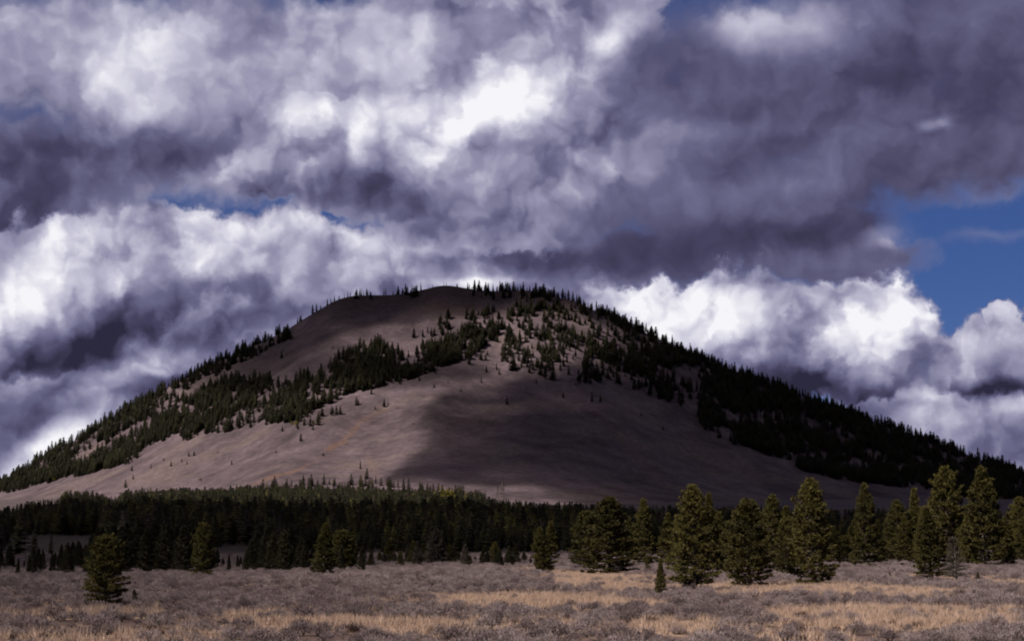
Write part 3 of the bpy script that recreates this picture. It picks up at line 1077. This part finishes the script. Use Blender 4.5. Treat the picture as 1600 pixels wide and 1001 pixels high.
# pines set back along the meadow's edge, close together
BACK = [(1062, 805, 18), (1092, 800, 22), (1160, 790, 24), (1232, 792, 24), (1250, 800, 20), (1302, 822, 18), (1330, 820, 18), (1375, 812, 20), (1392, 800, 20), (1445, 792, 22),
        (1460, 775, 24), (1512, 800, 22), (1566, 812, 22), (1575, 822, 22), (1610, 800, 26), (985, 812, 16), (1186, 800, 20), (1290, 845, 15), (1415, 806, 20)]
for i, (px, pt, hw) in enumerate(BACK):
    plant(('full', 'slim')[i % 2], i, px, 872, pt, hw, 'olive pine in the close row behind the single meadow pines', 255 + (i * 37) % 80, 'close row of pines behind the single ones')
edge_x = np.arange(-6, 566, 8.5)
edge_top = np.interp(edge_x, [0, 12, 22, 60, 100, 118, 140, 160, 200, 240, 300, 322, 345, 385, 400, 450, 470, 490, 540, 566], [846, 850, 866, 856, 850, 838, 846, 822, 816, 816, 822, 842, 862, 858, 828, 820, 836, 846, 842, 852])
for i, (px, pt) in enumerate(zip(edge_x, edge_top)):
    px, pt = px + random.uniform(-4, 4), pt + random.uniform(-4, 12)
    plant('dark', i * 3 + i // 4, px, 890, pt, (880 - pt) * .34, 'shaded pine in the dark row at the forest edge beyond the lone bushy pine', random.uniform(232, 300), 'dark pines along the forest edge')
brush_x = np.arange(566, 832, 9.0)
for i, px in enumerate(brush_x):
    px, pt = px + random.uniform(-4, 4), random.uniform(842, 864) + (8 if px > 730 else 0)
    plant(('grey', 'slim', 'grey', 'full')[i % 4] if px < 735 else 'dark', i, px, 884, pt, (880 - pt) * .34,
          'low thin conifer in the pale thicket before the forest belt' if px < 735 else 'low dark pine before the black forest near the small cone-shaped pine', random.uniform(280, 340),
          'thin conifers in the pale thicket' if px < 735 else 'low dark pines before the black forest')

# the bleached snag among the right-hand pines and other dead stems
SNAG = [snag_mesh(201), snag_mesh(202, 60, .10)]


def snag(k, px, pb, pt, label, dist=None, group=None, sx=1.0):
    X, Y, z = ground_at(px, pb, dist)
    h = height_to(px, pt, Y, z)
    root = bpy.data.objects.new('dead_tree', None)
    col.objects.link(root)
    root.location = (X, Y, z - .05)
    root.scale = (h * sx, h * sx, h)
    root.rotation_euler = (R(2), R(-3), px)
    link('trunk', SNAG[k][0], root)
    link('twigs', SNAG[k][1], root)
    tag(root, label, 'dead tree', group)


snag(0, 1494, 911, 836, 'bleached dead tree with a haze of twigs between two pines', None, None, 1.25)
for px, pb, pt in ((742, 790, 768), (776, 788, 758), (786, 787, 742), (792, 787, 770), (806, 790, 776), (759, 786, 766)):
    snag(1, px, pb, pt, 'thin white dead stem standing at the top edge of the forest belt', 1750, 'white dead stems above the forest belt', 1.0)
for px, pt in ((754, 864), (757, 868), (802, 864)):
    snag(1, px, 884, pt, 'short pale dead stem before the black forest beside the small cone-shaped pine', 330, 'short pale dead stems by the forest', 1.3)

# ------------------------------------------------------------------ stuff: many small plants set on points by geometry nodes
def scatter_object(name, pts, scl, rot, variant, sources, label, category=None, wide=None):
    """one object whose points each carry one of the source plants"""
    me = bpy.data.meshes.new(name)
    me.vertices.add(len(pts))
    me.vertices.foreach_set('co', np.asarray(pts, np.float32).ravel())
    for nm, arr, ty in (('plant_rot', np.column_stack([np.zeros(len(pts)), np.zeros(len(pts)), rot]), 'FLOAT_VECTOR'),
                        ('plant_scale', scl, 'FLOAT_VECTOR')):
        a = me.attributes.new(nm, ty, 'POINT')
        a.data.foreach_set('vector', np.asarray(arr, np.float32).ravel())
    a = me.attributes.new('plant_kind', 'INT', 'POINT')
    a.data.foreach_set('value', np.asarray(variant, np.int32))
    ob = link(name, me)
    ng = bpy.data.node_groups.new(name + ' scatter', 'GeometryNodeTree')
    ng.interface.new_socket('Geometry', in_out='INPUT', socket_type='NodeSocketGeometry')
    ng.interface.new_socket('Geometry', in_out='OUTPUT', socket_type='NodeSocketGeometry')
    N, Lk = ng.nodes, ng.links
    gi, go = N.new('NodeGroupInput'), N.new('NodeGroupOutput')
    ip = N.new('GeometryNodeInstanceOnPoints')
    Lk.new(gi.outputs[0], ip.inputs['Points'])
    jn = N.new('GeometryNodeJoinGeometry')
    for s_ in sources:
        oi = N.new('GeometryNodeObjectInfo')
        oi.inputs['Object'].default_value = s_
        oi.inputs['As Instance'].default_value = True
        oi.transform_space = 'ORIGINAL'
        Lk.new(oi.outputs['Geometry'], jn.inputs[0])
    Lk.new(jn.outputs[0], ip.inputs['Instance'])
    ip.inputs['Pick Instance'].default_value = True

    def attr(nm, ty):
        nd = N.new('GeometryNodeInputNamedAttribute')
        nd.data_type = ty
        nd.inputs['Name'].default_value = nm
        return nd.outputs['Attribute']
    Lk.new(attr('plant_kind', 'INT'), ip.inputs['Instance Index'])
    er = N.new('FunctionNodeEulerToRotation')
    Lk.new(attr('plant_rot', 'FLOAT_VECTOR'), er.inputs[0])
    Lk.new(er.outputs[0], ip.inputs['Rotation'])
    Lk.new(attr('plant_scale', 'FLOAT_VECTOR'), ip.inputs['Scale'])
    Lk.new(ip.outputs[0], go.inputs[0])
    md = ob.modifiers.new('plants', 'NODES')
    md.node_group = ng
    tag(ob, label, category, kind='stuff')
    return ob


def sizes(h, w):
    return np.column_stack([w, w, h])


# ------------------------------------------------------------------ forest and mountain trees
CON = [conifer_mesh(301, .17), conifer_mesh(302, .20), conifer_mesh(303, .15, rows=19), conifer_mesh(304, .22, ragged=.5), conifer_mesh(305, .18, bare=.12)]
CON_OLIVE = [conifer_mesh(331, .20, M_sunlit_olive, ragged=.5), conifer_mesh(332, .18, M_sunlit_olive), conifer_mesh(333, .23, M_sunlit_olive, ragged=.5, rows=14)]
CON_GREY = [conifer_mesh(311, .17, M_grey_needle, ragged=.55)]


def aspen_mesh(seed):
    r = np.random.default_rng(seed)
    t_ = Tris()
    t_.tube([[0, 0, 0], [.02, 0, .4], [0, .02, .8]], [.02, .014, .005], 4)
    nw = len(np.concatenate(t_.f))
    n = 260
    d = unit(r.normal(size=(n, 3)))
    lob = r.uniform(-.16, .16, (6, 3)) + [0, 0, .6]
    c = lob[r.integers(0, 6, n)] + d * (r.uniform(.4, 1, n) ** .5)[:, None] * [.2, .2, .3]
    dd = unit(r.normal(size=(n, 3)))
    t_.blades(c, c + dd * .09, np.full(n, .07), unit(np.cross(dd, r.normal(size=(n, 3)))))
    me = t_.mesh('aspen', M_dead)
    me.materials.append(M_yellow)
    mi = np.ones(len(me.polygons), dtype=np.int32)
    mi[:nw] = 0
    me.polygons.foreach_set('material_index', mi)
    return me


ASP = [aspen_mesh(321), aspen_mesh(322)]


def inside(px, py, pts):
    return poly_dist(px, py, pts) < 0


# picture outlines of the wooded parts of the mountain with their closeness (trees per 100 square metres)
WOODS = [
    # left flank, up to the skyline
    ([(-200, 800), (-200, 860), (0, 770), (45, 762), (92, 748), (150, 738), (215, 722), (225, 698), (250, 690), (300, 690), (300, 640), (250, 620), (300, 575), (330, 560), (280, 570), (130, 660), (0, 740)], 2.2),
    ([(190, 668), (270, 622), (330, 590), (400, 557), (452, 530), (445, 500), (330, 550), (190, 630)], 1.5),
    ([(215, 690), (300, 640), (310, 620), (250, 625), (200, 650)], 1.0),
    # diagonal belt across the front
    ([(235, 690), (300, 640), (320, 608), (360, 592), (400, 596), (440, 602), (470, 594), (520, 572), (545, 545), (590, 540), (625, 552), (640, 545), (700, 528), (740, 512), (775, 522), (770, 540),
      (740, 555), (700, 572), (640, 592), (590, 606), (540, 618), (500, 640), (450, 662), (400, 668), (340, 678)], 2.5),
    ([(430, 668), (520, 640), (560, 615), (600, 612), (530, 650), (480, 675)], .5),
    ([(620, 535), (700, 495), (800, 480), (900, 478), (960, 500), (975, 560), (920, 600), (860, 590), (800, 580), (780, 560), (720, 575), (770, 525)], .62),
    ([(800, 500), (960, 490), (970, 545), (900, 560), (830, 545)], .5),
    # right flank
    ([(845, 590), (880, 590), (870, 560), (850, 570)], 1.6),
    ([(900, 602), (915, 545), (940, 510), (1000, 530), (1060, 570), (1060, 600), (1050, 632), (1000, 610), (950, 598)], 1.7),
    ([(880, 440), (1700, 740), (1700, 830), (1600, 792), (1480, 772), (1400, 758), (1330, 752), (1265, 738), (1225, 715), (1180, 705), (1140, 690), (1095, 668), (1080, 640), (1110, 610), (1080, 585), (1040, 560), (960, 510)], 2.6),
    ([(1050, 632), (1080, 640), (1120, 610), (1060, 565), (1020, 580)], .6),
    # thin cover along the summit skyline
    ([(740, 470), (740, 430), (900, 440), (950, 480), (900, 482), (850, 470)], .45),
    ([(535, 468), (535, 450), (650, 446), (650, 466)], .22),
]
HOLES = [(1190, 655, 60, 14), (1050, 588, 35, 16), (1330, 728, 40, 8), (265, 640, 45, 10), (640, 545, 18, 12), (430, 640, 16, 8), (1270, 715, 50, 9)]

N_TRY = 150000
tx, ty = rng.uniform(-1250, 1350, N_TRY), rng.uniform(1850, 3120, N_TRY)
rise = mountain_rise(tx, ty)
keep = rise > 2
tx, ty = tx[keep], ty[keep]
tz = mountain_z(tx, ty)
tpx, tpy = to_px(tx, ty, tz)
area = 2600 * 1270 / N_TRY                                # square metres per trial
p = np.zeros(len(tx))
for pts, dens in WOODS:
    p = np.maximum(p, np.where(poly_dist(tpx + 14 * fbm(tx / 30, ty / 30, 3, 91), tpy + 8 * fbm(tx / 30, ty / 30, 3, 92), pts) < 0, dens / 100 * area, 0))
for cx, cy_, rx, ry in HOLES:
    p *= 1 - 0.85 * np.clip(2 * px_blob(tpx, tpy, cx, cy_, rx, ry), 0, 1)
p *= 0.25 + 1.35 * sstep(fbm(tx / 38, ty / 60, 3, 93), -.14, .12)
# behind the crest the flank woods go on
back = (ty > YC + 10)
p[back] = np.where((tx[back] > 190) | (tx[back] < -350), 1.5, 0.08)[...] / 100 * area
sel = rng.uniform(size=len(tx)) < p
tx, ty, tz, tpx, tpy = tx[sel], ty[sel], tz[sel], tpx[sel], tpy[sel]
th_ = rng.normal(12.6, 3.4, len(tx)).clip(5, 21)
tw_ = th_ * rng.uniform(1.1, 1.75, len(tx))
# the forest belt on the rise between meadow and mountain
N2 = 86000
fy = np.sqrt(rng.uniform(415 ** 2, 2150 ** 2, N2))
fx = rng.uniform(-.38, .38, N2) * fy
fz = ground_z(fx, fy)
fpx, fpy = to_px(fx, fy, fz)
fh = rng.normal(9.8, 2.5, N2).clip(4, 16) * np.interp(fy, [415, 720], [.55, 1])
toprow = fpy - fh * F_PX / fy
edge = np.interp(fpx, [-200, 0, 40, 90, 105, 150, 175, 215, 290, 450, 560, 700, 745, 770, 820, 900, 1000, 1300, 1800], [806, 796, 788, 784, 768, 772, 782, 758, 748, 743, 746, 756, 770, 784, 788, 790, 794, 798, 800])
okf = toprow > edge + 5 * fbm(fx / 15, fy / 15, 2, 95) - 6
okf &= (toprow > edge + 11) | (rng.uniform(size=N2) < .22)
okf &= ~((fpx > 10) & (fpx < 165) & (fy > 470) & (fy < 760))           # a clearing
okf &= ~((fpx > 335) & (fpx < 400) & (fy > 395) & (fy < 600))
okf &= (fy > 450 + 60 * fbm(fx / 50, fx * 0, 2, 96)) & (rng.uniform(size=N2) < 0.62)
fx, fy, fz, fpx, fpy, fh = fx[okf], fy[okf], fz[okf], fpx[okf], fpy[okf], fh[okf]
fw = fh * rng.uniform(1.0, 1.6, len(fx))

# single conifers one can pick out: loners on the open slope, the skyline, the front rank of the belt
LAB_SKY = 'small dark conifer standing out on the mountain skyline'
LAB_SLOPE = 'lone small conifer on the bare mountainside'
LAB_BELT = 'forest conifer in the front rank of the shaded belt below the mountain'


def conifer(mesh, X, Y, Z, h, w, label, group, name='conifer_tree', cat='tree'):
    ob = link(name, mesh, None, (X, Y, Z - .15), (0, 0, random.uniform(0, 6.28)), (w, w, h))
    return tag(ob, label, cat, group)


first = []
LONERS = [(470, 690, 676), (441, 674, 664), (489, 672, 658), (505, 712, 706), (600, 636, 622), (606, 634, 626), (586, 640, 633), (431, 708, 702), (678, 606, 598), (646, 664, 659), (672, 702, 698),
          (792, 632, 618), (563, 733, 719), (573, 748, 730), (208, 749, 741), (267, 729, 719), (196, 762, 748), (236, 732, 724), (303, 712, 703), (295, 713, 705), (340, 708, 703), (362, 726, 718), (292, 725, 719), (256, 720, 714),
          (395, 708, 704), (284, 722, 715), (206, 736, 726), (752, 598, 588), (720, 612, 606), (700, 600, 594), (838, 600, 590), (1036, 672, 664), (925, 628, 612), (938, 628, 616), (852, 592, 572), (864, 594, 566),
          (440, 560, 548), (448, 556, 550), (520, 545, 540), (588, 570, 562), (600, 566, 556), (690, 520, 508), (668, 520, 509), (742, 505, 490), (756, 498, 480), (722, 518, 508), (812, 540, 528), (830, 572, 556), (780, 586, 575),
          (804, 575, 560), (776, 578, 566), (760, 582, 570), (1110, 655, 640), (1002, 650, 643), (880, 622, 612), (600, 600, 590), (625, 600, 588), (655, 594, 584), (680, 584, 574)]
for i, (px, pb, pt) in enumerate(LONERS):
    X, Y, Z = ground_at(px, pb)
    h = max(3.0, height_to(px, pt, Y, Z))
    ob = conifer(CON[i % 5], X, Y, Z, h, h * random.uniform(1.0, 1.5), LAB_SLOPE, 'lone conifers on the bare mountainside')
    if i < 5:
        first.append(ob)
SKYL = [280, 290, 297, 306, 318, 326, 338, 344, 352, 366, 372, 381, 388, 394, 402, 408, 413, 431, 468, 486, 492, 509, 520, 541, 545, 563, 566, 573, 576, 598, 601, 613, 627, 642, 644, 656, 733, 741, 748, 757, 760, 770, 776, 781, 786, 790,
        796, 802, 806, 818, 828, 838, 846, 853, 861, 866, 872, 880, 884, 889, 896, 902, 908, 913, 920, 926, 933, 941, 944, 953, 961, 966, 974, 981, 988, 996, 1003, 1011, 1020, 1028, 1040, 1052, 1066, 1080, 1098, 1114, 1130, 1150, 1176, 1200,
        1232, 1260, 1300, 1338, 1372, 1410, 1446, 1452, 1490, 1530, 1560, 1584, 1596, 8, 30, 52, 76, 100, 122, 150, 170, 190, 214, 236, 254, 268]
SKYL += [random.uniform(440, 900) for _ in range(46)] + [random.uniform(180, 440) for _ in range(24)]
for i, px in enumerate(SKYL):
    best = None
    for yy in np.arange(2900, 3040, 6.0):                  # the point of the crest that stands highest against the sky
        Xc = (px - 800) / F_PX * yy
        z_ = float(mountain_z(np.array([Xc]), np.array([yy]))[0])
        a_ = (z_ - EYE) / yy
        if best is None or a_ > best[0]:
            best = (a_, Xc, yy, z_)
    _, X, Y, Z = best
    h = random.uniform(9, 18) if not 530 < px < 700 else random.uniform(8, 14)
    if i >= 116:
        h *= .6
    w = h * random.uniform(.8, 1.3) if not 530 < px < 700 else h * .6
    conifer(CON[(i * 2) % 5], X, Y, Z, h, w, LAB_SKY, 'conifers along the mountain skyline')

order = np.argsort(fy)
front = []
for i in order:                                            # nearest forest trees, thinned so they show one by one
    if abs(fpx[i] - 800) < 830 and len(front) < 150:
        front.append(i)
for i in front:
    conifer(CON[i % 5], fx[i], fy[i], fz[i], fh[i], fw[i], LAB_BELT, 'front rank of the forest belt')
rest_ = np.setdiff1d(np.arange(len(fx)), front)
grey_sel = (fbm(fx[rest_] / 60, fy[rest_] / 60, 2, 97) > .16) & (rng.uniform(size=len(rest_)) < .5)
X0, Y0, Z0 = ground_at(640, 838)
grey_src = conifer(CON_GREY[0], X0, Y0, Z0, 9.0, 9.0, 'thin greyish conifer among the green ones of the forest belt', None)
olive_src = []
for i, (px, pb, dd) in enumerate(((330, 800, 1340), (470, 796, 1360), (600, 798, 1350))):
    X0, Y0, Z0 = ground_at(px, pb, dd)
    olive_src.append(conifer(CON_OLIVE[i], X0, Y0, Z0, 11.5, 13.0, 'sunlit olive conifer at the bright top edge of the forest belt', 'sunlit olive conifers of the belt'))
sun_tinted = (rng.uniform(size=len(rest_)) < np.interp(fy[rest_], [400, 900, 1150], [.35, .45, .9]))
kinds = np.where(grey_sel, 5, np.where(sun_tinted, rng.integers(6, 9, len(rest_)), rng.integers(0, 5, len(rest_))))
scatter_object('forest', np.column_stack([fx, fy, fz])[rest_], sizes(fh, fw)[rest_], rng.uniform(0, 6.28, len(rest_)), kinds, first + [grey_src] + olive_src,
               'dense conifer forest belt at the foot of the mountain')
scatter_object('mountain_forest', np.column_stack([tx, ty, tz]), sizes(th_, tw_), rng.uniform(0, 6.28, len(tx)), rng.integers(0, 5, len(tx)), first,
               'dark conifer woods on the flanks of the mountain')

# yellow aspens
ASPEN = [(455, 664, 656, 'yellow aspen bush at the lower edge of the diagonal wood'), (462, 668, 657, 'second yellow aspen bush at the lower edge of the diagonal wood'),
         (489, 664, 655, 'yellow aspen bush between two small conifers on the slope'), (477, 660, 654, None),
         (181, 792, 783, 'yellow aspen at the top edge of the forest belt'), (189, 793, 784, None), (196, 793, 785, None),
         (703, 772, 762, 'yellowish aspen where the forest belt thins out'), (695, 770, 760, None), (85, 752, 745, 'small yellow aspen at the foot of the left-flank woods'), (312, 752, 745, 'yellow aspen above the forest belt on open slope'),
         (925, 800, 790, 'yellow aspen behind the broad full pine')]
for i, (px, pb, pt, lab) in enumerate(ASPEN):
    X, Y, Z = ground_at(px, pb, 1500 if pb > 760 else None)
    h = max(4.0, height_to(px, pt, Y, Z))
    conifer(ASP[i % 2], X, Y, Z, h, h * 1.3, lab or 'yellow aspen in the small clump of autumn trees by the woods', None if lab else 'clumped yellow aspens', 'aspen_tree')

# ------------------------------------------------------------------ sagebrush, dark shrubs and grass on the meadow
SAGE = [bush_mesh('sagebrush', 400 + i, M_sage, 430, .52, .5, (.03, .08), (.010, .022)) for i in range(5)]
REDB = [bush_mesh('shrub', 420 + i, M_red, 220, .6, .45, (.07, .16), (.010, .022), .9) for i in range(3)]
N3 = 200000
sy = np.sqrt(rng.uniform(34 ** 2, 430 ** 2, N3))
sx_ = rng.uniform(-.42, .42, N3) * sy
st = straw(sx_, sy)
cl = fbm(sx_ / 2.6, sy / 2.6, 3, 98)
prob = np.clip(0.85 - 1.3 * st + 2.4 * cl, 0.02, 1) * 0.42
ok3 = rng.uniform(size=N3) < prob
sx_, sy, st, cl = sx_[ok3], sy[ok3], st[ok3], cl[ok3]
sz = apron(sx_, sy) - .03
sw = (.42 + .9 * rng.uniform(0, 1, len(sx_)) ** 1.6) * (1 - .35 * st) * np.where(sy > 150, 1.25, 1.0)
shh = sw * rng.uniform(.7, 1.1, len(sx_))
LAB_SAGE = 'rounded grey sagebrush clump on the near meadow'
o3 = [i for i in np.argsort(sy) if abs(to_px(sx_[i], sy[i], sz[i])[0] - 800) < 815 and sy[i] > 53][:290]
sage_src = []
for n, i in enumerate(o3):
    ob = link('sagebrush', SAGE[n % 5], None, (sx_[i], sy[i], sz[i]), (0, 0, random.uniform(0, 6.28)), (sw[i], sw[i], shh[i]))
    tag(ob, LAB_SAGE, 'shrub', 'sagebrush clumps on the near meadow')
    if n < 5:
        sage_src.append(ob)
r3 = np.setdiff1d(np.arange(len(sx_)), o3)
scatter_object('sagebrush_cover', np.column_stack([sx_, sy, sz])[r3], sizes(shh, sw)[r3], rng.uniform(0, 6.28, len(r3)), rng.integers(0, 5, len(r3)), sage_src,
               'grey sagebrush covering the meadow')
# dark reddish shrubs
RED = [(558, 992, 34, 'wide dark red-brown shrub on the straw at the meadow front'), (545, 950, 16, None), (1020, 975, 26, None), (1058, 985, 18, None), (1150, 975, 14, None),
       (1380, 980, 22, None), (1350, 984, 16, None), (1256, 990, 22, None), (1275, 987, 14, None), (1505, 975, 20, None), (1250, 965, 22, None), (1205, 990, 12, None), (885, 966, 14, None),
       (1118, 985, 12, None), (1440, 960, 18, None), (440, 1003, 20, None), (30, 985, 26, None), (90, 990, 16, None), (700, 992, 14, None), (790, 982, 10, None), (20, 1000, 22, None), (174, 970, 12, None), (505, 962, 12, None),
       (890, 948, 9, None), (670, 958, 10, None), (984, 915, 7, None), (1550, 990, 18, None), (1160, 960, 11, None), (1090, 952, 10, None), (985, 965, 10, None), (330, 960, 12, None), (260, 985, 14, None)]
for k in range(70):
    py_ = 905 + 100 * random.random() ** .55
    RED.append((random.uniform(0, 1600), py_, random.uniform(.10, .2) * (py_ - 866), None))
for i, (px, py, wpx, lab) in enumerate(RED):
    X, Y, Z = ground_at(px, py)
    w = wpx * Y / F_PX * 1.15
    ob = link('shrub', REDB[i % 3], None, (X, Y, Z - .04), (0, 0, random.uniform(0, 6.28)), (w, w, min(w, 1.0) * random.uniform(.8, 1.05)))
    tag(ob, lab or 'dark red-brown shrub among the sage and straw', 'shrub', 'dark red-brown shrubs on the meadow')
tuft = [tuft_mesh(500 + i) for i in range(4)]
N4 = 230000
gy = np.sqrt(rng.uniform(34 ** 2, 300 ** 2, N4))
gx = rng.uniform(-.42, .42, N4) * gy
gsx = straw(gx, gy)
ok4 = rng.uniform(size=N4) < np.clip(gsx * 0.8, .015, 1)
gx, gy = gx[ok4], gy[ok4]
gz = apron(gx, gy) - .02
gsz = rng.uniform(.7, 1.4, len(gx))
tuft_src = []
for i in range(4):
    ob = link('grass_tuft', tuft[i], None, (gx[i], gy[i], gz[i]), (0, 0, i * 1.3), float(gsz[i]))
    tag(ob, 'tuft of bleached straw-coloured bunch grass between the sagebrush', 'grass', 'tufts of bunch grass')
    tuft_src.append(ob)
scatter_object('dry_grass', np.column_stack([gx, gy, gz])[4:], np.column_stack([gsz] * 3)[4:], rng.uniform(0, 6.28, len(gx) - 4), rng.integers(0, 4, len(gx) - 4), tuft_src,
               'bleached straw-coloured dry grass in stretches across the meadow')
